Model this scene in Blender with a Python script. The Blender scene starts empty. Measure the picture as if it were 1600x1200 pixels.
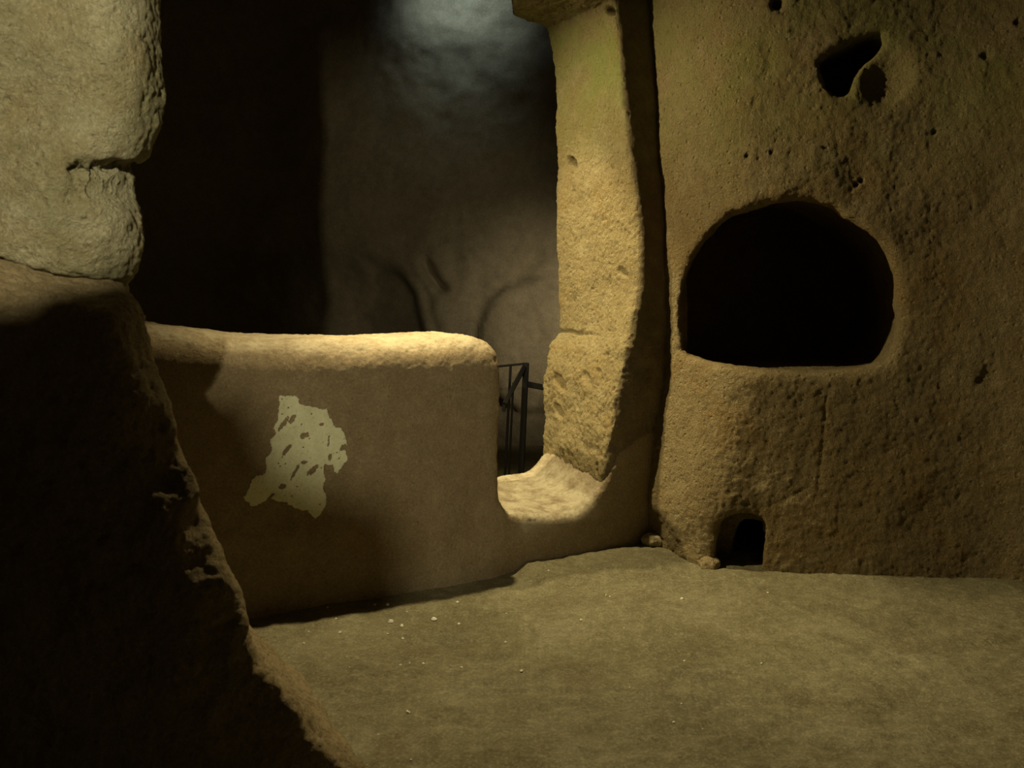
import bpy, math, random
import numpy as np
from mathutils import Vector
from mathutils.bvhtree import BVHTree

# ------------------------------------------------------------------ camera, light, exposure
S = bpy.context.scene
COL = S.collection
F, H, CZ = 1250.0, 450.0, 1.5            # focal length in px (1600 wide), horizon row, eye height
cam = bpy.data.cameras.new('camera')
cam.sensor_width = 36.0
cam.lens = 36.0 * F / 1600.0
cam.shift_y = -(600.0 - H) / 1600.0
cam.clip_start = 0.05
cam.dof.use_dof = True
cam.dof.focus_distance = 4.5
cam.dof.aperture_fstop = 4.0
camo = bpy.data.objects.new('camera', cam)
camo.location = (0, 0, CZ)
camo.rotation_euler = (math.pi / 2, 0, 0)
COL.objects.link(camo)
S.camera = camo

S.view_settings.view_transform = 'Standard'
S.view_settings.look = 'None'
S.view_settings.gamma = 1.0
S.view_settings.exposure = 0.0
S.view_settings.use_curve_mapping = False

world = bpy.data.worlds.new('cave_dark')
S.world = world
world.use_nodes = True
wb = world.node_tree.nodes['Background']
wb.inputs[0].default_value = (1.0, 0.86, 0.62, 1)
wb.inputs[1].default_value = 0.02


def lamp(name, kind, loc, power, color, radius, aim=None, angle=90, blend=0.5):
    d = bpy.data.lights.new(name, kind)
    d.energy = power
    d.color = color
    d.shadow_soft_size = radius
    o = bpy.data.objects.new(name, d)
    o.location = loc
    if aim is not None:
        o.rotation_euler = (Vector(aim) - Vector(loc)).to_track_quat('-Z', 'Y').to_euler()
        d.spot_size = math.radians(angle)
        d.spot_blend = blend
    COL.objects.link(o)
    return o


WARM = (1.0, 0.81, 0.44)
lamp('opening_spotlight', 'SPOT', (-0.30, 4.48, 3.80), 490, WARM, 0.045, (0.15, 3.80, 0.0), 82, 0.9)
lamp('side_spotlight', 'SPOT', (-2.02, 3.72, 3.10), 420, WARM, 0.035, (1.0, 4.50, 1.45), 74, 0.75)
lamp('near_spotlight', 'SPOT', (-0.70, 0.20, 2.30), 180, (1.0, 0.88, 0.58), 0.024, (-1.08, 2.4, 1.72), 57, 0.5)
lamp('chamber_lamp', 'SPOT', (0.95, 6.05, 1.3), 70, (1.0, 0.84, 0.55), 0.1, (0.45, 7.6, 1.15), 82, 1.0)
lamp('added_flare_glow', 'SPOT', (-0.60, 6.95, 4.75), 52, (0.72, 0.94, 1.0), 0.12, (-0.50, 7.6, 4.35), 88, 1.0)  # added lamp; its bluish glow on the back wall imitates lens flare

# ------------------------------------------------------------------ numeric helpers
def _hash(ix, iy, iz, seed):
    h = (ix.astype(np.uint32) * np.uint32(374761393) + iy.astype(np.uint32) * np.uint32(668265263)
         + iz.astype(np.uint32) * np.uint32(2147483647) + np.uint32((seed * 974711 + 12345) & 0xffffffff))
    h = (h ^ (h >> np.uint32(13))) * np.uint32(1274126177)
    h = (h ^ (h >> np.uint32(16))) * np.uint32(2246822519)
    return h ^ (h >> np.uint32(15))


_G = np.random.RandomState(7).normal(size=(256, 3))
_G = (_G / np.linalg.norm(_G, axis=1)[:, None]).astype(np.float32)


def perlin(p, seed=0):
    """gradient noise, about -1..1; p is (N,3)"""
    p = np.asarray(p, dtype=np.float32)
    i = np.floor(p).astype(np.int64)
    f = p - i
    u = f * f * f * (f * (f * 6 - 15) + 10)
    res = 0
    for dx in (0, 1):
        wx = u[:, 0] if dx else 1 - u[:, 0]
        for dy in (0, 1):
            wy = u[:, 1] if dy else 1 - u[:, 1]
            for dz in (0, 1):
                wz = u[:, 2] if dz else 1 - u[:, 2]
                g = _G[_hash(i[:, 0] + dx, i[:, 1] + dy, i[:, 2] + dz, seed) & np.uint32(255)]
                d = g[:, 0] * (f[:, 0] - dx) + g[:, 1] * (f[:, 1] - dy) + g[:, 2] * (f[:, 2] - dz)
                res = res + wx * wy * wz * d
    return res * 1.6


def fbm(p, scale, octaves=4, gain=0.5, seed=0):
    r = 0.0
    a, s = 1.0, scale
    for k in range(octaves):
        r = r + a * perlin(p * s, seed + k * 17)
        a *= gain
        s *= 2.03
    return r


def sst(a, b, x):
    t = np.clip((x - a) / (b - a), 0, 1)
    return t * t * (3 - 2 * t)


def smin(a, b, k):
    h = np.clip(0.5 + 0.5 * (b - a) / k, 0, 1)
    return b * (1 - h) + a * h - k * h * (1 - h)


def smax(a, b, k):
    return -smin(-a, -b, k)


def poly_sd(px, py, pts):
    """signed distance to a polygon, negative inside"""
    pts = np.asarray(pts, dtype=np.float64)
    d = np.full(px.shape, 1e9)
    s = np.ones(px.shape)
    n = len(pts)
    for i in range(n):
        ax, ay = pts[i]
        bx, by = pts[i - 1]
        ex, ey = bx - ax, by - ay
        wx, wy = px - ax, py - ay
        t = np.clip((wx * ex + wy * ey) / (ex * ex + ey * ey), 0, 1)
        d = np.minimum(d, (wx - ex * t) ** 2 + (wy - ey * t) ** 2)
        c1, c2, c3 = py >= ay, py < by, ex * wy > ey * wx
        s = np.where((c1 & c2 & c3) | (~c1 & ~c2 & ~c3), -s, s)
    return s * np.sqrt(d)


def surface_nets(func, lo, hi, h, closed=True):
    """polygonise func(x,y,z)<0 on a grid of step h: quads"""
    ax = [np.arange(l, u + h, h) for l, u in zip(lo, hi)]
    X, Y, Z = np.meshgrid(*ax, indexing='ij')
    v = func(X, Y, Z)
    if closed:
        b = h * 0.5
        for k in range(3):
            sl = [slice(None)] * 3
            for e in (0, -1):
                sl[k] = e
                v[tuple(sl)] = np.maximum(v[tuple(sl)], b)
    ins = v < 0
    n = np.array(v.shape) - 1

    def cut(a, o):
        return a[o[0]:o[0] + n[0], o[1]:o[1] + n[1], o[2]:o[2] + n[2]]
    cnt = np.zeros(n, dtype=np.int8)
    for dx in (0, 1):
        for dy in (0, 1):
            for dz in (0, 1):
                cnt += cut(ins, (dx, dy, dz))
    act = (cnt > 0) & (cnt < 8)
    idx = np.full(n, -1, dtype=np.int64)
    ci = np.argwhere(act)
    idx[act] = np.arange(len(ci))
    acc = np.zeros((len(ci), 3))
    num = np.zeros(len(ci))
    for axis in range(3):
        o1, o2 = [k for k in range(3) if k != axis]
        for a in (0, 1):
            for b in (0, 1):
                off = np.zeros(3, dtype=int)
                off[o1], off[o2] = a, b
                off2 = off.copy()
                off2[axis] = 1
                p = ci + off
                q = ci + off2
                va = v[p[:, 0], p[:, 1], p[:, 2]]
                vb = v[q[:, 0], q[:, 1], q[:, 2]]
                m = (va < 0) != (vb < 0)
                t = np.where(m, va / np.where(m, va - vb, 1), 0)
                pos = p.astype(float)
                pos[:, axis] += t
                acc[m] += pos[m]
                num[m] += 1
    verts = acc / num[:, None] * h + np.array([a[0] for a in ax])
    quads = []
    for axis in range(3):
        o1, o2 = (axis + 1) % 3, (axis + 2) % 3
        s0 = [slice(None)] * 3
        s1 = [slice(None)] * 3
        s0[axis], s1[axis] = slice(0, -1), slice(1, None)
        A, B = ins[tuple(s0)], ins[tuple(s1)]
        for flip, m in ((False, A & ~B), (True, ~A & B)):
            e = np.argwhere(m)
            ok = (e[:, o1] > 0) & (e[:, o1] < n[o1]) & (e[:, o2] > 0) & (e[:, o2] < n[o2])
            e = e[ok]
            d1 = np.zeros(3, dtype=int); d1[o1] = 1
            d2 = np.zeros(3, dtype=int); d2[o2] = 1
            c = [e, e - d1, e - d1 - d2, e - d2]
            q = np.stack([idx[k[:, 0], k[:, 1], k[:, 2]] for k in c], axis=1)
            if flip:
                q = q[:, ::-1]
            quads.append(q)
    q = np.concatenate(quads)
    return verts, q


def subdivide(v, q):
    e = np.concatenate([q[:, [0, 1]], q[:, [1, 2]], q[:, [2, 3]], q[:, [3, 0]]])
    e = np.sort(e, axis=1)
    key = e[:, 0] * len(v) + e[:, 1]
    uk, inv = np.unique(key, return_inverse=True)
    mid = (v[uk // len(v)] + v[uk % len(v)]) / 2
    cen = v[q].mean(axis=1)
    nv = np.concatenate([v, mid, cen])
    nq = len(q)
    m = inv.reshape(4, nq) + len(v)
    c = np.arange(nq) + len(v) + len(mid)
    out = []
    for k in range(4):
        out.append(np.stack([q[:, k], m[k], c, m[k - 1]], axis=1))
    return nv, np.concatenate(out)


def vnormals(v, q):
    a = v[q[:, 2]] - v[q[:, 0]]
    b = v[q[:, 3]] - v[q[:, 1]]
    fn = np.cross(a, b)
    n = np.zeros_like(v)
    for k in range(4):
        for c in range(3):
            n[:, c] += np.bincount(q[:, k], weights=fn[:, c], minlength=len(v))
    return n / np.maximum(np.linalg.norm(n, axis=1), 1e-12)[:, None]


def relax(v, q, it=1):
    for _ in range(it):
        s = np.zeros_like(v)
        w = np.zeros(len(v))
        for k in range(4):
            nb = v[q[:, (k + 1) % 4]] + v[q[:, k - 1]]
            for c in range(3):
                s[:, c] += np.bincount(q[:, k], weights=nb[:, c], minlength=len(v))
            w += 2 * np.bincount(q[:, k], minlength=len(v))
        ok = w > 0
        v = v.copy()
        v[ok] = 0.4 * v[ok] + 0.6 * s[ok] / w[ok][:, None]
    return v


def mesh_obj(name, v, q, mat, parent=None, origin=None, smooth=True, link=True):
    v = np.asarray(v, dtype=np.float64)
    loc = (0, 0, 0)
    if origin is not None:
        v = v - np.array(origin)
        loc = origin
    q = np.asarray(q, dtype=np.int32)
    me = bpy.data.meshes.new(name)
    k = q.shape[1]
    me.vertices.add(len(v))
    me.vertices.foreach_set('co', v.astype(np.float32).ravel())
    me.loops.add(len(q) * k)
    me.loops.foreach_set('vertex_index', q.ravel())
    me.polygons.add(len(q))
    me.polygons.foreach_set('loop_start', np.arange(0, len(q) * k, k, dtype=np.int32))
    me.polygons.foreach_set('use_smooth', np.full(len(q), smooth))
    me.update(calc_edges=True)
    me.materials.append(mat)
    o = bpy.data.objects.new(name, me)
    COL.objects.link(o)
    o.location = loc
    if parent is not None:
        o.parent = parent
        o.location = Vector(loc) - parent.location
    return o


def tag(o, label=None, cat=None, group=None, kind=None):
    if label: o['label'] = label
    if cat: o['category'] = cat
    if group: o['group'] = group
    if kind: o['kind'] = kind
    return o


def empty(name, loc, label, cat):
    o = bpy.data.objects.new(name, None)
    o.location = loc
    o.empty_display_size = 0.2
    COL.objects.link(o)
    return tag(o, label, cat)


def grid(us, vs, f):
    U, V = np.meshgrid(us, vs, indexing='ij')
    P = f(U.ravel(), V.ravel())
    nu, nv = len(us), len(vs)
    i = np.arange(nu * nv).reshape(nu, nv)
    q = np.stack([i[:-1, :-1].ravel(), i[1:, :-1].ravel(), i[1:, 1:].ravel(), i[:-1, 1:].ravel()], axis=1)
    return P, q


# ------------------------------------------------------------------ materials
def nodes(name):
    m = bpy.data.materials.new(name)
    m.use_nodes = True
    nt = m.node_tree
    b = nt.nodes['Principled BSDF']
    return m, nt, b


def stone(name, dark, mid, light, rough=0.92, bump=0.6, grain=1.0, fleck=0.35, tint=None, pits=0.0, spec=0.15, wear=None, bdist=0.02, patch=None, fine=14.0):
    """mottled tuff: three colours, mineral flecks, fine grain relief; tint = (colour, z0, z1, strength) algae towards the roof"""
    m, nt, b = nodes(name)
    N, L = nt.nodes, nt.links
    geo = N.new('ShaderNodeNewGeometry')

    def noise(scale, detail=5, rough=0.6, dist=0.0):
        n = N.new('ShaderNodeTexNoise')
        n.inputs['Scale'].default_value = scale
        n.inputs['Detail'].default_value = detail
        n.inputs['Roughness'].default_value = rough
        n.inputs['Distortion'].default_value = dist
        L.new(geo.outputs['Position'], n.inputs['Vector'])
        return n.outputs['Fac']

    def ramp(fac, stops):
        r = N.new('ShaderNodeValToRGB')
        el = r.color_ramp.elements
        while len(el) < len(stops): el.new(0.5)
        for e, (p, c) in zip(el, stops):
            e.position = p
            e.color = (*c, 1) if not isinstance(c, float) else (c, c, c, 1)
        L.new(fac, r.inputs[0])
        return r.outputs[0]

    def mix(a, b_, fac, mode='MIX'):
        x = N.new('ShaderNodeMix')
        x.data_type = 'RGBA'
        x.blend_type = mode
        for s, val in ((x.inputs[6], a), (x.inputs[7], b_), (x.inputs[0], fac)):
            if hasattr(val, 'is_linked'): L.new(val, s)
            elif isinstance(val, tuple): s.default_value = (*val, 1)
            else: s.default_value = val
        return x.outputs[2]

    def math_(op, a, c):
        x = N.new('ShaderNodeMath')
        x.operation = op
        for s, val in ((x.inputs[0], a), (x.inputs[1], c)):
            if hasattr(val, 'is_linked'): L.new(val, s)
            else: s.default_value = val
        return x.outputs[0]

    base = ramp(noise(2.3, 6, 0.62, 0.4), [(0.32, dark), (0.5, mid), (0.68, light)])
    base = mix(base, ramp(noise(fine, 6, 0.65), [(0.3, tuple(0.55 * c for c in mid)), (0.5, mid), (0.7, tuple(min(1, 1.35 * c) for c in light))]), 0.4)
    if patch:
        base = mix(base, patch, math_('MULTIPLY', ramp(noise(3.7, 5, 0.65, 0.6), [(0.50, 0.0), (0.64, 1.0)]), 0.65))
    gr = ramp(noise(85, 4, 0.75), [(0.34, tuple(0.72 * c for c in mid)), (0.5, mid), (0.66, tuple(min(0.85, 1.4 * c) for c in light))])
    base = mix(base, gr, 0.38)
    if tint:
        col, z0, z1, st = tint
        sep = N.new('ShaderNodeSeparateXYZ')
        L.new(geo.outputs['Position'], sep.inputs[0])
        mr = N.new('ShaderNodeMapRange')
        mr.inputs['From Min'].default_value = z0
        mr.inputs['From Max'].default_value = z1
        L.new(sep.outputs['Z'], mr.inputs['Value'])
        patch = ramp(noise(3.1, 4, 0.6, 0.3), [(0.36, 0.0), (0.62, 1.0)])
        base = mix(base, col, math_('MULTIPLY', math_('MULTIPLY', mr.outputs[0], patch), st))
    if wear:
        at_ = N.new('ShaderNodeAttribute')
        at_.attribute_name = 'wear'
        wn = ramp(noise(11, 5, 0.7), [(0.36, 0.15), (0.60, 1.0)])
        base = mix(base, wear, math_('MULTIPLY', at_.outputs['Fac'], wn))
    # mineral flecks
    vo = N.new('ShaderNodeTexVoronoi')
    vo.inputs['Scale'].default_value = 46
    L.new(geo.outputs['Position'], vo.inputs['Vector'])
    fl = ramp(vo.outputs['Distance'], [(0.06, 1.0), (0.14, 0.0)])
    pick = ramp(noise(9, 2), [(0.54, 0.0), (0.64, 1.0)])
    base = mix(base, tuple(min(0.8, 1.9 * c + 0.1) for c in mid), math_('MULTIPLY', math_('MULTIPLY', fl, pick), fleck))
    # dark grains
    dk = ramp(noise(70, 3, 0.6), [(0.28, 1.0), (0.40, 0.0)])
    base = mix(base, tuple(0.4 * c for c in dark), math_('MULTIPLY', dk, 0.5))
    L.new(base, b.inputs['Base Color'])
    b.inputs['Roughness'].default_value = rough
    b.inputs['Specular IOR Level'].default_value = spec
    # fine relief
    hgt = math_('ADD', math_('MULTIPLY', noise(48, 6, 0.75), 0.8), math_('MULTIPLY', noise(125, 4, 0.7), 0.55 * grain))
    if pits:
        v2 = N.new('ShaderNodeTexVoronoi')
        v2.inputs['Scale'].default_value = 24
        L.new(geo.outputs['Position'], v2.inputs['Vector'])
        pt = ramp(v2.outputs['Distance'], [(0.08, 0.0), (0.26, 1.0)])
        hgt = math_('ADD', hgt, math_('MULTIPLY', pt, pits))
    bp = N.new('ShaderNodeBump')
    bp.inputs['Strength'].default_value = bump
    bp.inputs['Distance'].default_value = bdist
    L.new(hgt, bp.inputs['Height'])
    L.new(bp.outputs[0], b.inputs['Normal'])
    return m


M_WALL = stone('ochre_tuff', (0.22, 0.16, 0.075), (0.34, 0.265, 0.135), (0.46, 0.385, 0.22), bump=1.0, pits=0.4, bdist=0.036, patch=(0.33, 0.21, 0.07),
               tint=((0.30, 0.31, 0.10), 1.9, 2.6, 0.6))
M_PILLAR = stone('pillar_tuff', (0.25, 0.19, 0.085), (0.345, 0.28, 0.14), (0.44, 0.385, 0.23), patch=(0.34, 0.235, 0.085), bump=0.9, pits=0.3, bdist=0.026, wear=(0.25, 0.195, 0.115),
                 tint=((0.25, 0.33, 0.08), 2.25, 2.8, 0.6))
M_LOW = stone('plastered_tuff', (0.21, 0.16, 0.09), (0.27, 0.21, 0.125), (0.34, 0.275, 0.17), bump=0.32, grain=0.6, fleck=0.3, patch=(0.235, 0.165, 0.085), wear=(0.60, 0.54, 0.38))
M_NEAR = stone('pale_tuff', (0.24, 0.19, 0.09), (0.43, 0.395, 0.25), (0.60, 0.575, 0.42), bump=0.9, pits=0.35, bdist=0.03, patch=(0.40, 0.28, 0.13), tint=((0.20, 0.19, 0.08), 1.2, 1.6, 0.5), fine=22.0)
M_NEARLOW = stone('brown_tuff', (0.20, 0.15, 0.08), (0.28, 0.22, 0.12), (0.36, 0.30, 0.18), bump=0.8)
M_FLOOR = stone('trodden_tuff', (0.09, 0.078, 0.04), (0.18, 0.162, 0.09), (0.31, 0.29, 0.19), fine=21.0, patch=(0.10, 0.078, 0.036), bdist=0.035, rough=0.75, bump=0.45, fleck=0.7, spec=0.25)
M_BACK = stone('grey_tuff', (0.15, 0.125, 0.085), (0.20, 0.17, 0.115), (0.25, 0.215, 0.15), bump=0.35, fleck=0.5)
M_CEIL = stone('roof_tuff', (0.25, 0.19, 0.10), (0.33, 0.26, 0.15), (0.40, 0.33, 0.20), bump=0.6)
M_CHIP = stone('chip_stone', (0.62, 0.60, 0.46), (0.74, 0.72, 0.58), (0.82, 0.80, 0.68), bump=0.2, fleck=0.0)
M_PLASTERSTONE = stone('pale_rubble', (0.34, 0.28, 0.15), (0.46, 0.40, 0.24), (0.58, 0.53, 0.36), bump=0.6)
M_PLASTER = stone('lime_plaster', (0.66, 0.66, 0.40), (0.76, 0.76, 0.50), (0.82, 0.82, 0.58), rough=0.8, bump=0.12, fleck=0.0)
M_IRON, _nt, _b = nodes('dark_iron')
_b.inputs['Base Color'].default_value = (0.018, 0.018, 0.018, 1)
_b.inputs['Metallic'].default_value = 0.4
_b.inputs['Roughness'].default_value = 0.6
_n = _nt.nodes.new('ShaderNodeTexNoise'); _n.inputs['Scale'].default_value = 120
_u = _nt.nodes.new('ShaderNodeBump'); _u.inputs['Strength'].default_value = 0.15
_nt.links.new(_n.outputs['Fac'], _u.inputs['Height']); _nt.links.new(_u.outputs[0], _b.inputs['Normal'])


# ------------------------------------------------------------------ geometry of the place
def at_floor(px, py, z=0.0):
    d = (CZ - z) * F / (py - H)
    return ((px - 800) / F * d, d)


def at(px, py, d):
    return ((px - 800) / F * d, d, CZ - (py - H) / F * d)


# partition (low wall, sill, pillar): plane through O, direction E, normal NN towards the viewer
O = np.array([0.0, 4.20])
E = np.array([0.876, 0.482])
NN = np.array([0.482, -0.876])


def part_tz(px, py, w=0.0):
    """pixel -> (t, z) on the plane parallel to the partition at offset w"""
    a = (px - 800) / F
    bx, by = O + NN * w
    t = (a * by - bx) / (E[0] - a * E[1])
    d = by + E[1] * t
    return t, CZ - (py - H) / F * d


def part_frame(X, Y):
    t = (X - O[0]) * E[0] + (Y - O[1]) * E[1]
    w = (X - O[0]) * NN[0] + (Y - O[1]) * NN[1]
    return t, w


def part_world(t, w, z):
    return np.stack([O[0] + t * E[0] + w * NN[0], O[1] + t * E[1] + w * NN[1], z], axis=-1)


T_PILLAR = 0.80
front_edge = [part_tz(px, py) for px, py in ((945, 745), (948, 700), (958, 640), (963, 600), (972, 565), (979, 536), (984, 524), (1000, 440),
                                             (1001, 370), (998, 300), (993, 230), (991, 150), (990, 80), (990, 0))]
back_edge = [part_tz(px, py, -T_PILLAR) for px, py in ((846, 735), (847, 690), (848, 600), (850, 565), (858, 538), (870, 522), (872, 505), (866, 420), (867, 330),
                                                       (869, 270), (865, 200), (867, 130), (860, 80), (852, 44))]


def prof(pts, z):
    p = sorted([(q[1], q[0]) for q in pts])
    return np.interp(z, [a for a, _ in p], [b for _, b in p])


def pillar_sdf(X, Y, Z):
    t, w = part_frame(X, Y)
    g = np.clip(-w / T_PILLAR, 0, 1)
    tl = prof(front_edge, Z) * (1 - g) + prof(back_edge, Z) * g
    tl = tl - np.clip(Z - 3.20, 0, 0.25) * 12
    d = smax((tl - t) * 0.9, w + 0.02 * (Z - 1.5) + 0.10 * np.clip(Z - 1.9, 0, 1.5) + 0.05 * sst(0.8, 0.35, Z), 0.035)
    d = smax(d, -(w + T_PILLAR), 0.03)
    d = np.maximum(d, t - 1.2)
    d = np.maximum(d, Z - 4.2)
    return np.maximum(d, 0.12 - Z)


# low wall: top line traced at mid thickness
top_line = [part_tz(px, py, -0.33) for px, py in ((60, 505), (230, 507), (300, 514), (400, 525), (500, 528), (600, 525), (700, 521), (740, 527), (762, 540), (776, 556))]
sill_line = [(-0.3, 0.36), (-0.06, 0.345), (0.02, 0.31), (0.12, 0.285), (0.30, 0.265), (0.42, 0.265), (0.52, 0.32), (0.62, 0.45), (0.70, 0.6), (0.9, 0.7), (2, 0.7)]


def low_sdf(X, Y, Z):
    t, w = part_frame(X, Y)
    w = w + 0.11 * np.clip(-0.3 - t, 0, 3)
    tt = [p[0] for p in top_line]
    zt = np.interp(t, tt, [p[1] for p in top_line])
    tend = -0.062 + 0.01 * np.clip(1.1 - Z, 0, 1)
    shoulder = np.clip((w + 0.20) / 0.2, 0, 1.3) ** 2 * 0.075      # top falls towards the front edge
    d = smax(Z - zt + shoulder, w - 0.0 + 0.0 * Z, 0.10)
    d = smax(d, -(w + 0.62), 0.1)
    d = smax(d, t - tend, 0.07)
    zs = np.interp(t, [p[0] for p in sill_line], [p[1] for p in sill_line])
    back = np.clip(-w / T_PILLAR, 0, 1)
    zs = zs * (1 - back) + (0.318 + 0.25 * sst(0.5, 0.85, t)) * back
    s = smax((Z - zs) * 0.85, w - 0.0, 0.05)
    s = smax(s, -(w + T_PILLAR), 0.05)
    s = np.maximum(s, t - 1.3)
    d = smin(d, s, 0.07)
    d = np.maximum(d, -2.9 - t)
    return np.maximum(d, -0.15 - Z)


# right wall: plan curve of its base, read off the floor line
base_px = [(985, 822), (1030, 846), (1090, 870), (1150, 886), (1210, 892), (1300, 896), (1400, 900), (1500, 904), (1600, 912)]
curve = [(0.30, 5.75), (0.62, 5.30)] + [at_floor(*p) for p in base_px] + [(3.3, 3.7), (3.9, 2.9), (4.3, 1.5), (4.5, -0.6)]
curve = np.array(curve)


def curve_sd(X, Y, pts):
    """signed distance to an open polyline walked left to right; positive on the room side"""
    d = np.full(X.shape, 1e9)
    sg = np.ones(X.shape)
    for (ax, ay), (bx, by) in zip(pts[:-1], pts[1:]):
        ex, ey = bx - ax, by - ay
        t = np.clip(((X - ax) * ex + (Y - ay) * ey) / (ex * ex + ey * ey), 0, 1)
        dx, dy = X - ax - ex * t, Y - ay - ey * t
        dd = dx * dx + dy * dy
        c = ex * (Y - ay) - ey * (X - ax)
        m = dd < d - 1e-9
        d = np.where(m, dd, d)
        sg = np.where(m, np.sign(c), sg)
    return -sg * np.sqrt(d)


def smooth_curve(p, it=3):
    for _ in range(it):                      # Chaikin
        q = [p[0]]
        for a, b in zip(p[:-1], p[1:]):
            q += [a * 0.75 + b * 0.25, a * 0.25 + b * 0.75]
        q.append(p[-1])
        p = np.array(q)
    return p


curve_s = smooth_curve(curve, 2)

# cavities of the right wall, outlines traced on a plane facing along their axis
def plane_map(px, py, d0, axis):
    """pixel -> (s, z) on the vertical plane through depth d0 straight ahead whose normal is axis (2-D)"""
    ax = np.array(axis) / np.hypot(*axis)
    sx = np.array([ax[1], -ax[0]])
    c = np.array(d0)
    a = (px - 800) / F
    k = (c @ ax) / (a * ax[0] + ax[1])
    p = np.array([a * k, k])
    return (p - c) @ sx, CZ - (py - H) / F * k


NICHE_C, NICHE_A = (1.52, 4.24), (0.25, 1.0)
niche_px = [(1064, 552), (1062, 500), (1062, 440), (1078, 400), (1104, 368), (1130, 343), (1165, 325), (1200, 314), (1240, 309), (1275, 313), (1310, 326), (1345, 346), (1380, 374),
            (1400, 404), (1409, 440), (1411, 500), (1403, 540), (1388, 566), (1350, 577), (1300, 582), (1225, 581), (1150, 574), (1100, 567), (1075, 561)]
niche = [plane_map(px, py, NICHE_C, NICHE_A) for px, py in niche_px]
HOLE_C, HOLE_A = (1.25, 4.30), (0.35, 1.0)
hole_px = [(1119, 884), (1117, 862), (1121, 845), (1124, 820), (1132, 808), (1148, 803), (1170, 802), (1186, 808), (1194, 822), (1194, 846), (1189, 866), (1188, 905), (1124, 905)]
hole = [plane_map(px, py, HOLE_C, HOLE_A) for px, py in hole_px]
hole_in_px = [(1138, 905), (1142, 862), (1148, 838), (1156, 826), (1172, 825), (1190, 828), (1194, 850), (1188, 905)]
hole_in = [plane_map(px, py, HOLE_C, HOLE_A) for px, py in hole_in_px]
VUG_C, VUG_A = (1.75, 4.22), (0.2, 1.0)
vug_px = [(1278, 100), (1296, 84), (1328, 70), (1352, 58), (1374, 52), (1383, 66), (1366, 86), (1346, 104), (1334, 124), (1324, 150), (1306, 152), (1288, 136)]
vug = [plane_map(px, py, VUG_C, VUG_A) for px, py in vug_px]


def axis_frame(X, Y, c, a):
    ax = np.array(a) / np.hypot(*a)
    s = (X - c[0]) * ax[1] - (Y - c[1]) * ax[0]
    u = (X - c[0]) * ax[0] + (Y - c[1]) * ax[1]
    return s, u


def wall_depth_at(px, py):
    """where a pixel's ray meets the (undisplaced) right wall"""
    a = (px - 800) / F
    ds = np.linspace(3.0, 7.0, 800)
    sd = curve_sd(a * ds, ds, curve_s)
    k = np.argmax(sd < 0)
    return ds[k]


small_pits = [(1215, 6, 0.035, 0.10), (1338, 288, 0.014, 0.03), (1345, 283, 0.012, 0.03), (1168, 243, 0.011, 0.03), (1286, 232, 0.010, 0.03), (1205, 238, 0.009, 0.03),
              (1290, 265, 0.010, 0.02), (1540, 88, 0.022, 0.02), (1460, 207, 0.013, 0.02), (1548, 590, 0.06, 0.018), (1165, 787, 0.02, 0.015), (1590, 35, 0.016, 0.02)]


def wall_sdf(X, Y, Z):
    P2 = np.stack([X.ravel(), Y.ravel(), Z.ravel()], axis=1)
    big = (fbm(P2, 1.3, 2, 0.5, 3) * 0.018).reshape(X.shape)
    # plan curve is evaluated on a 2-D slice and repeated up the wall, leaning out slightly near the foot
    sd2 = curve_sd(X[:, :, 0], Y[:, :, 0], curve_s)[:, :, None]
    d = sd2 + big - 0.13 * sst(1.15, 0.25, Z) * sst(1.35, 0.95, X)
    s, u = axis_frame(X, Y, NICHE_C, NICHE_A)
    return d, s, u


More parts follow.
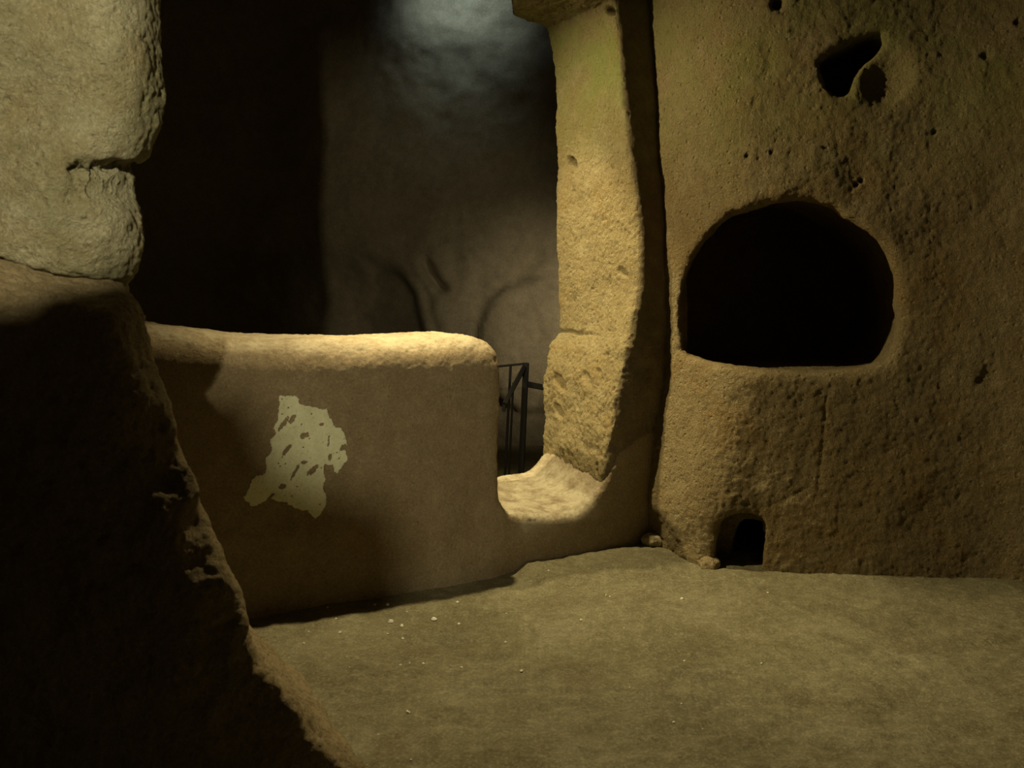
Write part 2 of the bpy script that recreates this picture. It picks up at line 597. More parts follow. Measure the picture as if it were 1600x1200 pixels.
def wall_right_sdf(X, Y, Z):
    d, s, u = wall_sdf(X, Y, Z)
    cut = np.full(X.shape, 1e3)
    near = (np.abs(s) < 0.95) & (u < 2.5) & (Z > 0.85) & (Z < 2.25) & (u > -0.6)
    Pn = np.stack([X[near], Y[near], Z[near]], axis=1)
    pn = poly_sd(s[near], Z[near], niche) + (0.016 * fbm(Pn, 6, 3, 0.6, 91) + 0.004) * sst(1.05, 1.25, Z[near])
    un = u[near]
    grow = 0.10 * sst(0.10, 0.45, -d[near])
    floor_n = 1.02 - Z[near]
    pn2 = smax(pn - grow, floor_n, 0.04)
    cut[near] = pn2
    d = smax(d, -cut, 0.05)
    # low hole: a shallow chipped recess and a narrower tunnel behind it
    s2, u2 = axis_frame(X, Y, HOLE_C, HOLE_A)
    near = (np.abs(s2) < 0.4) & (u2 < 1.2) & (u2 > -0.4) & (Z < 0.6)
    cut = np.full(X.shape, 1e3)
    Pn = np.stack([X[near], Y[near], Z[near]], axis=1)
    a = smax(poly_sd(s2[near], Z[near], hole) + 0.014 * fbm(Pn, 14, 2, 0.6, 92), u2[near] - 0.16, 0.02)
    b = smax(poly_sd(s2[near], Z[near], hole_in), u2[near] - 0.95, 0.03)
    cut[near] = np.minimum(a, b)
    d = smax(d, -cut, 0.018)
    # slanting hole with a broken scoop beside it
    s3, u3 = axis_frame(X, Y, VUG_C, VUG_A)
    near = (np.abs(s3) < 0.5) & (u3 < 0.7) & (u3 > -0.4) & (Z > 2.2)
    cut = np.full(X.shape, 1e3)
    cut[near] = smax(poly_sd(s3[near], Z[near], vug), u3[near] - 0.4, 0.05)
    d = smax(d, -cut, 0.03)
    for (px, py, dep, rx, rz) in ((1384, 114, 0.02, 0.14, 0.17),):
        wd = wall_depth_at(px, py)
        c = at(px, py, wd - 0.02)
        e = (np.sqrt(((X - c[0]) / rx) ** 2 + ((Y - c[1]) / 0.065) ** 2 + ((Z - c[2]) / rz) ** 2) - 1) * 0.07
        d = smax(d, -e, 0.02)
    for (px, py, r, dep) in small_pits[:1]:
        wd = wall_depth_at(px, py)
        c = at(px, py, wd)
        q = np.sqrt((X - c[0]) ** 2 + (Z - c[2]) ** 2 + ((Y - c[1]) * r / dep) ** 2) - r
        d = smax(d, -q, 0.008)
    return d


def rough_displace(v, q, amp, seed, front=None, chips=1.0):
    """picked-rock relief: knobbly noise, ridges and small pits, along the normals"""
    n = vnormals(v, q)
    r = 0.010 * fbm(v, 4.0, 2, 0.5, seed) + 0.0045 * fbm(v, 15, 2, 0.6, seed + 50) + 0.0042 * fbm(v, 46, 2, 0.7, seed + 90)
    pk = perlin(v * 30 + 3.1, seed + 131)
    r = r - chips * 0.007 * sst(0.40, 0.7, pk) + chips * 0.002 * sst(0.35, 0.6, -pk)
    a = amp if np.isscalar(amp) else amp[:, None]
    return v + n * (r[:, None] * a)


# ------------------------------------------------------------------ the setting
# floor
def floor_z(x, y):
    p = np.stack([x, y, np.zeros_like(x)], axis=1)
    t, w = part_frame(x, y)
    z = 0.018 * fbm(p, 0.9, 2, 0.5, 1) + 0.009 * fbm(p * np.array([1, 1.5, 1]), 5, 3, 0.55, 2) + 0.0036 * fbm(p, 24, 2, 0.6, 4)
    near = np.clip(1 - np.abs(y - 2.4) / 1.2, 0, 1)
    z = z + near * 0.008 * fbm(p * np.array([1, 1.8, 1]), 8, 2, 0.5, 9)
    # raised rim where the floor runs up to the sill and the right-hand corner
    rim = sst(-0.02, 0.10, t + 0.03 * perlin(p * 7, 5)) * sst(0.5, 0.05, w) * sst(1.5, 0.9, t)
    return z + 0.045 * rim


def floor_f(x, y):
    return np.stack([x, y, floor_z(x, y)], axis=1)


v, q = grid(np.arange(-1.9, 3.4, 0.0125), np.arange(2.1, 5.6, 0.0125), floor_f)
mesh_floor_v, mesh_floor_q = v, q
fl = mesh_obj('floor', v, q, M_FLOOR)
tag(fl, kind='structure')
# the rest of the floor is coarser
for nm, xs, ys in (('floor.001', np.arange(-4.6, 4.7, 0.1), np.arange(-1.0, 2.11, 0.1)), ('floor.002', np.arange(-4.6, 4.0, 0.1), np.arange(5.58, 8.4, 0.1))):
    v, q = grid(xs, ys, floor_f)
    tag(mesh_obj(nm, v, q, M_FLOOR), kind='structure')
v, q = grid(np.arange(-4.6, -1.85, 0.09), np.arange(2.08, 5.62, 0.1), floor_f)
tag(mesh_obj('floor.003', v, q, M_FLOOR), kind='structure')


# ceiling: low over the room, higher over the chamber beyond the opening
def ceil_f(x, y):
    p = np.stack([x, y, np.zeros_like(x)], axis=1)
    t, w = part_frame(x, y)
    z = 4.0 + 1.1 * sst(-0.6, -1.8, w) + 0.10 * fbm(p, 0.8, 3, 0.5, 21) + 0.03 * fbm(p, 5, 2, 0.5, 22)
    return np.stack([x, y, z], axis=1)


v, q = grid(np.arange(-4.8, 4.8, 0.06), np.arange(-1.0, 8.6, 0.06), ceil_f)
tag(mesh_obj('ceiling', v, q[:, ::-1], M_CEIL), kind='structure')

# right wall
v, q = surface_nets(wall_right_sdf, (0.35, 3.2, -0.12), (3.3, 5.85, 3.35), 0.019, closed=False)
v = relax(v, q, 1)
v, q = subdivide(v, q)
foot = sst(0.0, 0.25, v[:, 2])
left_of = sst(-0.2, 0.25, v[:, 0] - 1.0)
v = rough_displace(v, q, 0.85 - 0.25 * sst(1.2, 1.9, v[:, 0]), 200, chips=0.6)
for (px, py, r, dep) in small_pits[1:]:
    c = at(px, py, wall_depth_at(px, py))
    e = np.sqrt((v[:, 0] - c[0]) ** 2 + (v[:, 2] - c[2]) ** 2 + 0.2 * (v[:, 1] - c[1]) ** 2) / r
    e = e * (1 + 0.35 * perlin(v * 28, 19))
    v[:, 1] += dep * sst(1.3, 0.3, e)
wx, wz = 800 + F * v[:, 0] / v[:, 1], H - F * (v[:, 2] - CZ) / v[:, 1]
for pts, dep, wd_ in (([(1292, 620), (1287, 670), (1284, 710), (1278, 765)], 0.005, 2.4), ([(1060, 322), (1078, 338), (1098, 350), (1118, 356)], 0.014, 5.0), ([(1205, 790), (1260, 764)], 0.005, 2.5)):
    dd = np.full(len(v), 1e9)
    for (x0, y0), (x1, y1) in zip(pts[:-1], pts[1:]):
        k = np.clip(((wx - x0) * (x1 - x0) + (wz - y0) * (y1 - y0)) / ((x1 - x0) ** 2 + (y1 - y0) ** 2), 0, 1)
        dd = np.minimum(dd, np.hypot(wx - x0 - k * (x1 - x0), wz - y0 - k * (y1 - y0)))
    v[:, 1] += dep * np.exp(-(dd / wd_) ** 2) * (v[:, 1] < 5)
wall_right = mesh_obj('wall_right', v, q, M_WALL)
tag(wall_right, kind='structure')
# its continuation above and beside the view is coarser
def wr_up(u, z):
    i = np.linspace(0, 1, len(curve_s))
    x = np.interp(u, i, curve_s[:, 0]); y = np.interp(u, i, curve_s[:, 1])
    return np.stack([x, y + 0.0 * z, z], axis=1)
v, q = grid(np.linspace(0, 1, 150), np.arange(3.3, 4.4, 0.1), wr_up)
tag(mesh_obj('wall_right.001', v, q, M_WALL), kind='structure')
us = np.linspace(0, 1, 400)
kx = np.interp(us, np.linspace(0, 1, len(curve_s)), curve_s[:, 0])
v, q = grid(us[kx > 3.2], np.arange(-0.1, 3.5, 0.1), wr_up)
tag(mesh_obj('wall_right.002', v, q, M_WALL), kind='structure')

# the dark recess the niche opens into
npath = smooth_curve(np.array([(1.02, 5.58), (1.7, 5.85), (2.5, 6.2), (3.4, 6.0), (3.75, 4.9), (3.6, 3.5)]), 3)
nlen = np.concatenate([[0], np.cumsum(np.hypot(*np.diff(npath, axis=0).T))])


def recess_f(u, z):
    p = np.stack([np.interp(u, nlen, npath[:, 0]), np.interp(u, nlen, npath[:, 1]), z], axis=1)
    p[:, 1] += 0.05 * fbm(p, 1.5, 3, 0.5, 141)
    return p


v, q = grid(np.arange(0, nlen[-1], 0.08), np.arange(-0.1, 4.3, 0.08), recess_f)
tag(mesh_obj('wall_right.003', v, q, M_WALL), kind='structure')

# back wall of the chamber
bpath = smooth_curve(np.array([(0.80, 5.50), (1.6, 5.95), (2.4, 6.4), (2.4, 7.0), (1.5, 7.6), (0.3, 7.55), (-0.7, 7.7), (-1.7, 8.05), (-3.0, 8.2), (-4.3, 7.0), (-4.5, 5.0), (-3.8, 3.6), (-2.9, 2.9)]), 3)
blen = np.concatenate([[0], np.cumsum(np.hypot(*np.diff(bpath, axis=0).T))])


def back_f(u, z):
    x = np.interp(u, blen, bpath[:, 0])
    y = np.interp(u, blen, bpath[:, 1])
    p = np.stack([x, y, z], axis=1)
    r = 0.10 * fbm(p, 0.9, 2, 0.5, 31) + 0.035 * fbm(p, 3, 3, 0.5, 32) + 0.008 * fbm(p, 14, 2, 0.5, 33)
    px = 800 + F * x / y
    py = H - F * (z - CZ) / y
    # a leaning fold, a gouge beside it, and a rounded hump further right
    fx = np.interp(z, [0.9, 1.45, 1.8, 2.3], [-0.86, -1.0, -1.2, -1.55])
    wd = 0.10 + 0.6 * sst(1.5, 2.1, z)
    r = r + 0.26 * sst(-0.10, wd - 0.08, fx - x) * sst(2.05, 1.4, z) + 0.03 * np.exp(-((x - fx - 0.17 - 0.03 * perlin(p * 4, 35)) / 0.03) ** 2) * sst(1.9, 1.4, z) - 0.05 * np.exp(-((x - fx - 0.05) / 0.03) ** 2) * sst(1.75, 1.5, z)
    g = np.interp(z, [1.48, 1.62, 1.80], [-0.66, -0.78, -0.84])
    r = r + 0.14 * np.exp(-((x - g) / 0.06) ** 2) * sst(1.44, 1.52, z) * sst(1.85, 1.7, z)
    e = ((x - 0.25) / 0.62) ** 2 + ((z - 0.95) / 0.68) ** 2
    e = e + 0.22 * perlin(p * 3.1, 36) + 0.08 * perlin(p * 9, 37)
    r = r - 0.08 * sst(1.0, 0.72, e)
    p[:, 1] += r
    return p


v, q = grid(np.arange(0, blen[-1], 0.035), np.arange(-0.1, 5.3, 0.035), back_f)
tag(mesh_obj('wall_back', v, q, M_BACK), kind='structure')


# left wall with an added unseen spur, shaped to shadow outcrop and low wall
blocker_top = [(-2.3, 1.95), (-1.2, 2.03), (-0.86, 2.07), (-0.83, 2.09), (-0.80, 2.115), (-0.78, 2.133), (-0.768, 2.12), (-0.755, 2.08), (-0.716, 2.053), (-0.695, 2.06), (-0.672, 2.04), (-0.665, 2.0), (-0.655, 1.8), (-0.66, -0.2), (-2.3, -0.2)]


def blocker_sdf(X, Y, Z):
    P2 = np.stack([X.ravel(), Y.ravel(), Z.ravel()], axis=1)
    nz = (fbm(P2, 2.2, 3, 0.5, 41) * 0.03).reshape(X.shape)
    p = poly_sd(X[:, 0, :], Z[:, 0, :], blocker_top)[:, None, :]
    d = np.maximum(p + 0.0 * Y, np.abs(Y - 0.70 + 0.5 * nz) * 0.9 - 0.015 - 0.10 * sst(0.0, 0.3, -p))
    d2 = X + 1.45 + nz
    return np.minimum(d, d2)


v, q = surface_nets(blocker_sdf, (-2.0, -0.6, -0.1), (-0.6, 1.5, 2.4), 0.022, closed=True)
tag(mesh_obj('wall_left_blocker', v, q, M_NEARLOW), kind='structure')

# ------------------------------------------------------------------ low wall with its sill
v, q = surface_nets(low_sdf, (-2.75, 2.7, -0.12), (1.3, 5.65, 1.55), 0.017, closed=True)
v = relax(v, q, 2)
v, q = subdivide(v, q)
t, w = part_frame(v[:, 0], v[:, 1])
nrm = vnormals(v, q)
facing = nrm[:, 0] * NN[0] + nrm[:, 1] * NN[1]
am = 0.10 + 0.55 * sst(0.93, 0.75, facing)
am = am + 0.35 * np.exp(-((v[:, 2] - 1.12) / 0.035) ** 2) * (w > -0.1)
v = rough_displace(v, q, am, 300)
v = v + nrm * (0.010 * fbm(v, 1.8, 2, 0.5, 310))[:, None]
low_origin = tuple(part_world(np.array(-1.2), np.array(-0.3), np.array(0.0)))
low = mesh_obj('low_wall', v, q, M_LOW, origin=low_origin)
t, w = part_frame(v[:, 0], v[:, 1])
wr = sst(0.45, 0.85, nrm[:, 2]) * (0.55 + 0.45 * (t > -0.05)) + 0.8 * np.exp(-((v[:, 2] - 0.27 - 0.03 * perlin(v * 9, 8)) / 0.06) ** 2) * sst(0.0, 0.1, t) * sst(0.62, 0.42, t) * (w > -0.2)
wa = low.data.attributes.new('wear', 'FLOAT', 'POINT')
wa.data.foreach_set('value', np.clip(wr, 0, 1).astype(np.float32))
tag(low, 'low plastered stone wall with rounded top and whitish patch, stepping down to a sill', 'wall')
LOW_V, LOW_Q = v, q

# whitish plaster patch on its face
patch_px = [(439.5, 619), (464.5, 619), (471, 632), (479, 635.5), (494, 636), (502, 640), (512, 638), (517, 652), (526, 668), (532, 667), (539, 676), (543, 692), (543, 721), (534, 732),
            (528.6, 742), (522, 738), (521, 728), (509.5, 728), (506.6, 738), (511, 749.5), (507.6, 763), (513, 784), (505.6, 803), (494, 812.7), (482.6, 801), (463.5, 797), (452, 788.8),
            (434.7, 786), (425, 780), (410, 791.6), (394.5, 796), (381, 780), (390.6, 772.5), (392.6, 759), (404, 745.6), (418.5, 742), (417.5, 719), (428, 707), (426, 690), (433, 678.6),
            (431, 667), (436.6, 657.5)]
patch = [part_tz(*p, -0.06) for p in patch_px]
scars = [(446, 664, 13, 3.5, -52), (459, 657, 9, 4, -65), (478, 682, 7, 5, -20), (450, 706, 12, 3.5, -52), (463, 740, 13, 2.2, -60), (490, 737, 11, 4.5, -45), (444, 763, 6, 5, 0),
         (538, 700, 5, 5, 0), (517, 716, 6, 2.5, -80), (504, 664, 3, 2.5, 0), (425, 780, 10, 2.2, -45), (477, 724, 5, 3, 0), (515, 690, 9, 1.2, -85)]
pt = np.array(patch)
us = np.arange(pt[:, 0].min() - 0.01, pt[:, 0].max() + 0.01, 0.0035)
zs = np.arange(pt[:, 1].min() - 0.01, pt[:, 1].max() + 0.01, 0.0035)
U, V = np.meshgrid(us, zs, indexing='ij')
pp = np.stack([U.ravel(), V.ravel(), 0 * U.ravel()], axis=1)
sd = poly_sd(U, V, patch) + (0.007 * fbm(pp, 30, 3, 0.6, 61)).reshape(U.shape)
for cx, cy, a, b, ang in scars:
    t0, z0 = part_tz(cx, cy, -0.06)
    pxm = part_tz(cx + 1, cy, -0.06)[0] - t0
    ca, sa = math.cos(math.radians(-ang)), math.sin(math.radians(-ang))
    du, dv = (U - t0) / pxm, (V - z0) / pxm
    e = np.sqrt(((du * ca + dv * sa) / (0.9 * a)) ** 2 + ((-du * sa + dv * ca) / (0.75 * b)) ** 2)
    e = e + (0.55 * fbm(pp, 70, 2, 0.6, 63)).reshape(U.shape)
    sd = np.maximum(sd, (1 - e) * 0.01)
sp = fbm(pp, 75, 2, 0.6, 66).reshape(U.shape)
sd = np.where(sp > 0.95, 1.0, sd)
ins = sd < 0
cell = ins[:-1, :-1] & ins[1:, :-1] & ins[1:, 1:] & ins[:-1, 1:]
bvh = BVHTree.FromPolygons([tuple(c) for c in LOW_V], [tuple(int(i) for i in f) for f in LOW_Q[(facing[LOW_Q].mean(axis=1) > 0.5)]])
used = np.zeros(U.shape, bool)
for a in (0, 1):
    for b in (0, 1):
        used[a:a + cell.shape[0], b:b + cell.shape[1]] |= cell
vid = np.full(U.shape, -1)
vid[used] = np.arange(used.sum())
fv = []
for tu, zv in zip(U[used], V[used]):
    o_ = part_world(np.array(tu), np.array(0.3), np.array(zv))
    hit = bvh.ray_cast(Vector(o_), Vector((-NN[0], -NN[1], 0)))
    base = np.array(hit[0]) if hit[0] else part_world(np.array(tu), np.array(0.0), np.array(zv))
    fv.append(base)
fv = np.array(fv)
n3 = np.array([NN[0], NN[1], 0])
rel = 0.004 + 0.0012 * fbm(fv, 25, 2, 0.5, 67)
vt, vb = fv + n3 * rel[:, None], fv - n3 * 0.004
c = np.argwhere(cell)
q0 = np.stack([vid[c[:, 0], c[:, 1]], vid[c[:, 0] + 1, c[:, 1]], vid[c[:, 0] + 1, c[:, 1] + 1], vid[c[:, 0], c[:, 1] + 1]], axis=1)
edges = {}
for f in q0:
    for k in range(4):
        edges[(f[k], f[(k + 1) % 4])] = 1
side = [(b, a, a + len(vt), b + len(vt)) for (a, b) in edges if (b, a) not in edges]
qq = np.concatenate([q0, np.array(side)])
po = mesh_obj('plaster_patch', np.concatenate([vt, vb]), qq, M_PLASTER, parent=low, origin=low_origin)
tag(po, 'flaking whitish plaster patch')

# ------------------------------------------------------------------ pillar
v, q = surface_nets(pillar_sdf, (0.0, 4.4, 0.1), (1.95, 6.1, 4.1), 0.018, closed=True)
v = relax(v, q, 2)
v, q = subdivide(v, q)
nrm = vnormals(v, q)
facing = nrm[:, 0] * NN[0] + nrm[:, 1] * NN[1]
am = 0.35 + 0.65 * sst(0.9, 0.5, facing) + 0.5 * sst(1.25, 1.05, v[:, 2])
v = rough_displace(v, q, am, 400)
t, w = part_frame(v[:, 0], v[:, 1])
for px, py, wt, r, dep in ((897, 253, -0.62, 0.034, 0.08), (964, 18, -0.2, 0.028, 0.08), (957, 262, -0.22, 0.010, 0.02), (884, 298, -0.6, 0.010, 0.02), (980, 425, -0.15, 0.03, 0.02), (895, 596, -0.6, 0.05, 0.03), (890, 640, -0.6, 0.04, 0.03), (930, 590, -0.3, 0.04, 0.015)):
    tt_, zz = part_tz(px, py, wt)
    e = np.sqrt(((w - wt) / 1.6) ** 2 + (v[:, 2] - zz + 0.4 * (w - wt)) ** 2) / r
    k = sst(1.15, 0.6, e) * (facing < 0.7) * (t < 1.1)
    v = v - nrm * (dep * k)[:, None]
# joint between the two courses of the shaft
k = np.exp(-((v[:, 2] - 1.215 - 0.02 * perlin(v * 5, 77)) / 0.010) ** 2) * sst(-0.25, -0.6, w) * (facing < 0.6)
v = v - nrm * (0.03 * k)[:, None]
pil_origin = tuple(part_world(np.array(1.1), np.array(-0.4), np.array(0.12)))
pil = mesh_obj('rock_pillar', v, q, M_PILLAR, origin=pil_origin)
wa = pil.data.attributes.new('wear', 'FLOAT', 'POINT')
wa.data.foreach_set('value', np.maximum(sst(0.55, 0.9, facing), 0.9 * sst(3.12, 3.19, v[:, 2])).astype(np.float32))
tag(pil, 'tall ochre rock pillar, green-stained near the top, beside the low wall and its gap', 'pillar')

# ------------------------------------------------------------------ near outcrop on the left
up_px = [(262, -60), (262, 0), (262, 60), (267, 100), (269, 150), (258, 210), (240, 250), (226, 268), (222, 285), (221, 310), (233, 345), (238, 370), (236, 395), (222, 425), (205, 452), (200, 480)]
up = [(at(px, py, 2.38)[0], at(px, py, 2.38)[2]) for px, py in up_px]
lo_px = [(208, 420, 2.20), (213, 456, 2.20), (214, 500, 2.16), (222, 560, 2.15), (247, 640, 2.16), (283, 720, 2.19), (308, 762, 2.21), (342, 830, 2.24), (372, 890, 2.26), (393, 935, 2.28), (408, 968, 2.30),
         (436, 1010, 2.34), (470, 1045, 2.38), (520, 1085, 2.42), (568, 1130, 2.44), (625, 1190, 2.42)]
lo = [at(*p) for p in lo_px]
loz = [p[2] for p in lo][::-1]
lox = [p[0] for p in lo][::-1]


def near_up_sdf(X, Y, Z):
    P2 = np.stack([X.ravel(), Y.ravel(), Z.ravel()], axis=1)
    nz = (fbm(P2, 2.6, 2, 0.5, 71)).reshape(X.shape)
    p = sorted([(z, x) for x, z in up])
    xr = np.interp(Z, [a for a, _ in p], [b for _, b in p]) - 0.60 * np.clip(Y - 2.34, 0, 1)
    yf = 2.16 + 0.10 * (X + 1.1) - 0.06 * sst(1.7, 2.4, Z) + 0.04 * nz
    d = smax((X - xr) * 0.95, yf - Y, 0.13)
    d = np.maximum(d, Y - 3.1)
    return smax(d, 1.505 - 0.30 * (X + 1.13) + 0.015 * nz - Z, 0.03)


v, q = surface_nets(near_up_sdf, (-2.0, 1.85, 1.36), (-0.85, 2.9, 3.1), 0.014, closed=True)
v = relax(v, q, 1)
v, q = subdivide(v, q)
v = rough_displace(v, q, 1.0, 500, chips=0.6)
nrm = vnormals(v, q)
px, py = 800 + F * v[:, 0] / v[:, 1], H - F * (v[:, 2] - CZ) / v[:, 1]
gouge = np.exp(-((py - 262 - 0.06 * (px - 160)) / 9) ** 2) * sst(95, 110, px) + 0.6 * sst(250, 262, py) * sst(330, 300, py) * sst(100, 112, px) * sst(235, 170, px)
v = v - nrm * (0.030 * gouge)[:, None]
out = empty('rock_outcrop', (-1.45, 2.45, 0.0), 'large pale rock outcrop in the left foreground, lit above and dark below', 'rock')
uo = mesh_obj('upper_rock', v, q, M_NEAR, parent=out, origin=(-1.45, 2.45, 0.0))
tag(uo, 'pale lit upper block of rock')


def near_lo_sdf(X, Y, Z):
    P2 = np.stack([X.ravel(), Y.ravel(), Z.ravel()], axis=1)
    nz = (fbm(P2, 2.4, 3, 0.55, 81)).reshape(X.shape)
    n2 = (fbm(P2, 7, 2, 0.55, 85)).reshape(X.shape)
    xr = np.interp(Z, loz, lox) - 0.60 * np.clip(Y - 2.22, 0, 1)
    yf = 1.93 + 0.42 * np.clip(X + 1.35, -0.6, 2) + 0.02 * nz
    top = 1.515 + 0.32 * np.clip(Y - 2.2, -1, 0.05) - 0.30 * (X + 1.13)
    a = (X - xr) * 0.9
    b = yf - Y
    ch = 0.75 * a + 0.66 * b + 0.03 + 0.028 * np.exp(-((Z - 0.85) / 0.35) ** 2) + 0.035 * n2 * sst(1.4, 1.1, Z)
    d = smax(a, b, 0.05)
    d = smax(d, ch * sst(1.35, 1.05, Z) + d * (1 - sst(1.35, 1.05, Z)), 0.03)
    d = smax(d, Z - top, 0.05)
    d = d + 0.010 * n2
    d = np.maximum(d, Y - 3.0)
    return np.maximum(d, -0.08 - Z)


v, q = surface_nets(near_lo_sdf, (-2.0, 1.5, -0.06), (-0.2, 2.95, 1.83), 0.016, closed=True)
v = relax(v, q, 1)
v, q = subdivide(v, q)
v = rough_displace(v, q, 0.9, 600)
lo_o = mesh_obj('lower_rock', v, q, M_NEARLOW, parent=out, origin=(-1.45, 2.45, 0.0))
tag(lo_o, 'dark lower mass of rock with a ragged right edge')


# ------------------------------------------------------------------ iron railing beyond the gap
def bar(name, a, b, wx, wy, parent, roll=None):
    a, b = Vector(a), Vector(b)
    d = (b - a)
    ln = d.length
    z = d.normalized()
    ref = Vector((0, 1, 0)) if abs(z.y) < 0.9 else Vector((0, 0, 1))
    x = ref.cross(z).normalized()
    y = z.cross(x)
    bv = min(wx, wy) * 0.16
    pts = [(-wx / 2 + bv, -wy / 2), (wx / 2 - bv, -wy / 2), (wx / 2, -wy / 2 + bv), (wx / 2, wy / 2 - bv), (wx / 2 - bv, wy / 2), (-wx / 2 + bv, wy / 2), (-wx / 2, wy / 2 - bv), (-wx / 2, -wy / 2 + bv)]
    vs = [a + x * p + y * r for p, r in pts] + [b + x * p + y * r for p, r in pts]
    fs = [tuple(reversed(range(8))), tuple(range(8, 16))] + [(i, (i + 1) % 8, 8 + (i + 1) % 8, 8 + i) for i in range(8)]
    me = bpy.data.meshes.new(name)
    me.from_pydata([v_ - parent.location for v_ in vs], [], fs)
    me.materials.append(M_IRON)
    o = bpy.data.objects.new(name, me)
    COL.objects.link(o)
    o.parent = parent
    return o


DR = 6.0
foot = at(815, 760, DR)
rail = empty('iron_railing', (foot[0], DR, 0.0), 'dark iron railing with sloping handrail behind the gap by the pillar', 'railing')
tp = at(822, 567, DR)
bar('post', (at(813, 735, DR)[0], DR, 0.0), tp, 0.046, 0.046, rail)
bar('top_rail', at(823, 568, DR), at(745, 576, DR + 0.1), 0.016, 0.016, rail)
bar('baluster', (at(788, 735, DR)[0], DR + 0.04, 0.0), at(798, 571, DR + 0.03), 0.020, 0.020, rail)
bar('baluster', (at(794, 735, DR)[0] + 0.0, DR - 0.16, 0.0), at(802, 598, DR - 0.16), 0.016, 0.016, rail)
bar('handrail', at(820, 572, DR), at(788, 632, DR - 0.35), 0.034, 0.034, rail)
bar('wall_arm', at(822, 600, DR), at(905, 616, DR + 0.05), 0.042, 0.042, rail)
bv_ = at(788, 632, DR - 0.35)
bar('handrail_end', bv_, (bv_[0] - 0.005, bv_[1], bv_[2] - 0.05), 0.026, 0.026, rail)

# ------------------------------------------------------------------ pale chips on the floor, splinter on the sill
rng = random.Random(5)
chips = [(610, 972, 10, 5), (606, 946, 6, 4), (628, 978, 7, 5), (678, 969, 9, 5), (717, 975, 5, 3), (586, 945, 4, 3), (512, 949, 4, 3), (525, 967, 4, 3), (482, 987, 3, 3), (531, 989, 6, 3), (475, 1006, 5, 3),
         (636, 958, 3, 2), (606, 992, 4, 3), (629, 1000, 5, 3), (638, 1114, 6, 3), (591, 1144, 3, 3), (642, 1189, 4, 3), (542, 1027, 4, 2), (546, 1044, 3, 2), (626, 1039, 5, 2), (640, 1036, 4, 2), (661, 1037, 5, 2),
         (721, 1043, 5, 2), (790, 1004, 5, 4), (815, 1049, 6, 4), (791, 959, 3, 2), (953, 932, 3, 2), (908, 969, 5, 2), (975, 982, 3, 2), (1066, 936, 6, 2), (1070, 1033, 4, 3), (1190, 1038, 4, 3), (1065, 1100, 4, 3),
         (1053, 1129, 5, 3), (1098, 1139, 3, 3), (1200, 926, 4, 2), (947, 930, 3, 2), (984, 1076, 3, 3), (715, 941, 5, 2), (857, 891, 4, 2), (636, 1112, 5, 3)]
named = {0: 'largest pale stone chip on the floor, lower of a close pair below the patch', 1: 'pale stone chip just above the largest one, near the wall shadow',
         2: 'rounded pale stone chip right beside the largest one', 3: 'pale stone chip standing alone right of the close trio on the floor'}
for i, (px, py, wpx, hpx) in enumerate(chips):
    x, y = at_floor(px, py)
    z = float(floor_z(np.array([x]), np.array([y]))[0])
    x, y = at_floor(px, py, z)
    z = float(floor_z(np.array([x]), np.array([y]))[0])
    r = wpx / F * y / 2
    k = 7
    vs, fs = [], []
    for lay, (sc, zz) in enumerate(((0.85, -0.15), (1.0, 0.25), (0.55, 0.75))):
        for j in range(k):
            a = 2 * math.pi * j / k
            m_ = sc * rng.uniform(0.75, 1.1)
            vs.append((math.cos(a) * r * m_, math.sin(a) * r * 1.1 * m_, r * zz * rng.uniform(0.8, 1.1)))
    fs = [tuple(reversed(range(k))), tuple(range(2 * k, 3 * k))]
    for lay in (0, 1):
        for j in range(k):
            fs.append((lay * k + j, lay * k + (j + 1) % k, (lay + 1) * k + (j + 1) % k, (lay + 1) * k + j))
    me = bpy.data.meshes.new('stone_chip')
    me.from_pydata(vs, [], fs)
    me.materials.append(M_CHIP)
    o = bpy.data.objects.new('stone_chip', me)
    o.location = (x, y, z)
    o.rotation_euler = (0, 0, rng.uniform(0, 6))
    COL.objects.link(o)
    tag(o, named.get(i, 'tiny pale speck of stone, one of many scattered over the cave floor'), 'stone', None if i in named else 'pale chips scattered on the floor')

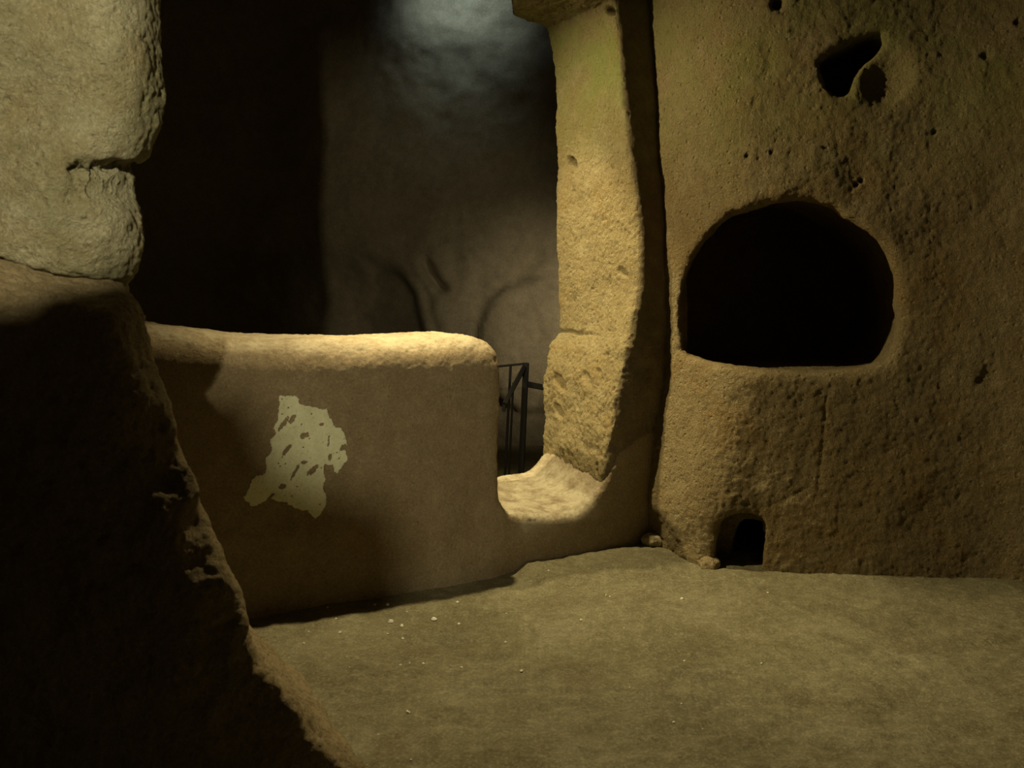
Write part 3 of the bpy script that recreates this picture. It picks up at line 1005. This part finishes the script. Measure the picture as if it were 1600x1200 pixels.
for px, py, wpx, label, mat in ((1108, 877, 30, 'brown lump of stone left of the small hole at the foot of the wall', M_NEARLOW), (1020, 853, 30, 'pale broken stone lying in the corner at the foot of the wall', M_PLASTERSTONE), (996, 846, 17, 'small stone in the dark corner beside the pillar foot', M_NEARLOW)):
    x, y = at_floor(px, py, 0.03)
    z = float(floor_z(np.array([x]), np.array([y]))[0])
    r = wpx / F * y / 2

    def lump(X, Y, Z, r=r, seed=int(px)):
        P2 = np.stack([X.ravel(), Y.ravel(), Z.ravel()], axis=1)
        nz = fbm(P2 + seed, 0.9 / r, 3, 0.6, seed).reshape(X.shape)
        return np.sqrt((X / 1.1) ** 2 + (Y / 0.9) ** 2 + (Z / 0.8) ** 2) - r * (1 + 0.3 * nz)
    v, q = surface_nets(lump, (-1.6 * r,) * 3, (1.6 * r,) * 3, r / 6)
    o = mesh_obj('loose_stone', v + np.array([x, y, z + 0.3 * r]), q, mat, origin=(x, y, z))
    tag(o, label, 'stone')

sb = BVHTree.FromPolygons([tuple(c) for c in LOW_V], [tuple(int(i) for i in f) for f in LOW_Q])


def sill_hit(px, py):
    d = Vector(((px - 800) / F, 1.0, -(py - H) / F))
    return sb.ray_cast(Vector((0, 0, CZ)), d.normalized())[0]


a, b = sill_hit(804, 737), sill_hit(813, 743)
if a and b:
    mid = (a + b) / 2
    sp_ = empty('wood_splinter', mid, 'pale thin splinter lying on the sill in the gap', 'splinter')
    COL.objects.unlink(sp_); bpy.data.objects.remove(sp_)
    d = (b - a)
    L_ = d.length / 2
    ang = math.atan2(d.y, d.x)
    vs = []
    for s_, r in ((-1, 0.2), (-0.4, 1.0), (0.5, 0.9), (1, 0.25)):
        for j in range(5):
            an = 2 * math.pi * j / 5
            vs.append((s_ * L_, math.cos(an) * 0.004 * r, math.sin(an) * 0.003 * r + 0.002))
    fs = [tuple(reversed(range(5))), tuple(range(15, 20))] + [(l * 5 + j, l * 5 + (j + 1) % 5, l * 5 + 5 + (j + 1) % 5, l * 5 + 5 + j) for l in range(3) for j in range(5)]
    me = bpy.data.meshes.new('wood_splinter')
    me.from_pydata(vs, [], fs)
    me.materials.append(M_CHIP)
    o = bpy.data.objects.new('wood_splinter', me)
    o.location = mid
    o.rotation_euler = (0, -math.asin(max(-1, min(1, d.z / max(d.length, 1e-6)))), ang)
    COL.objects.link(o)
    tag(o, 'pale thin splinter lying on the sill in the gap', 'splinter')
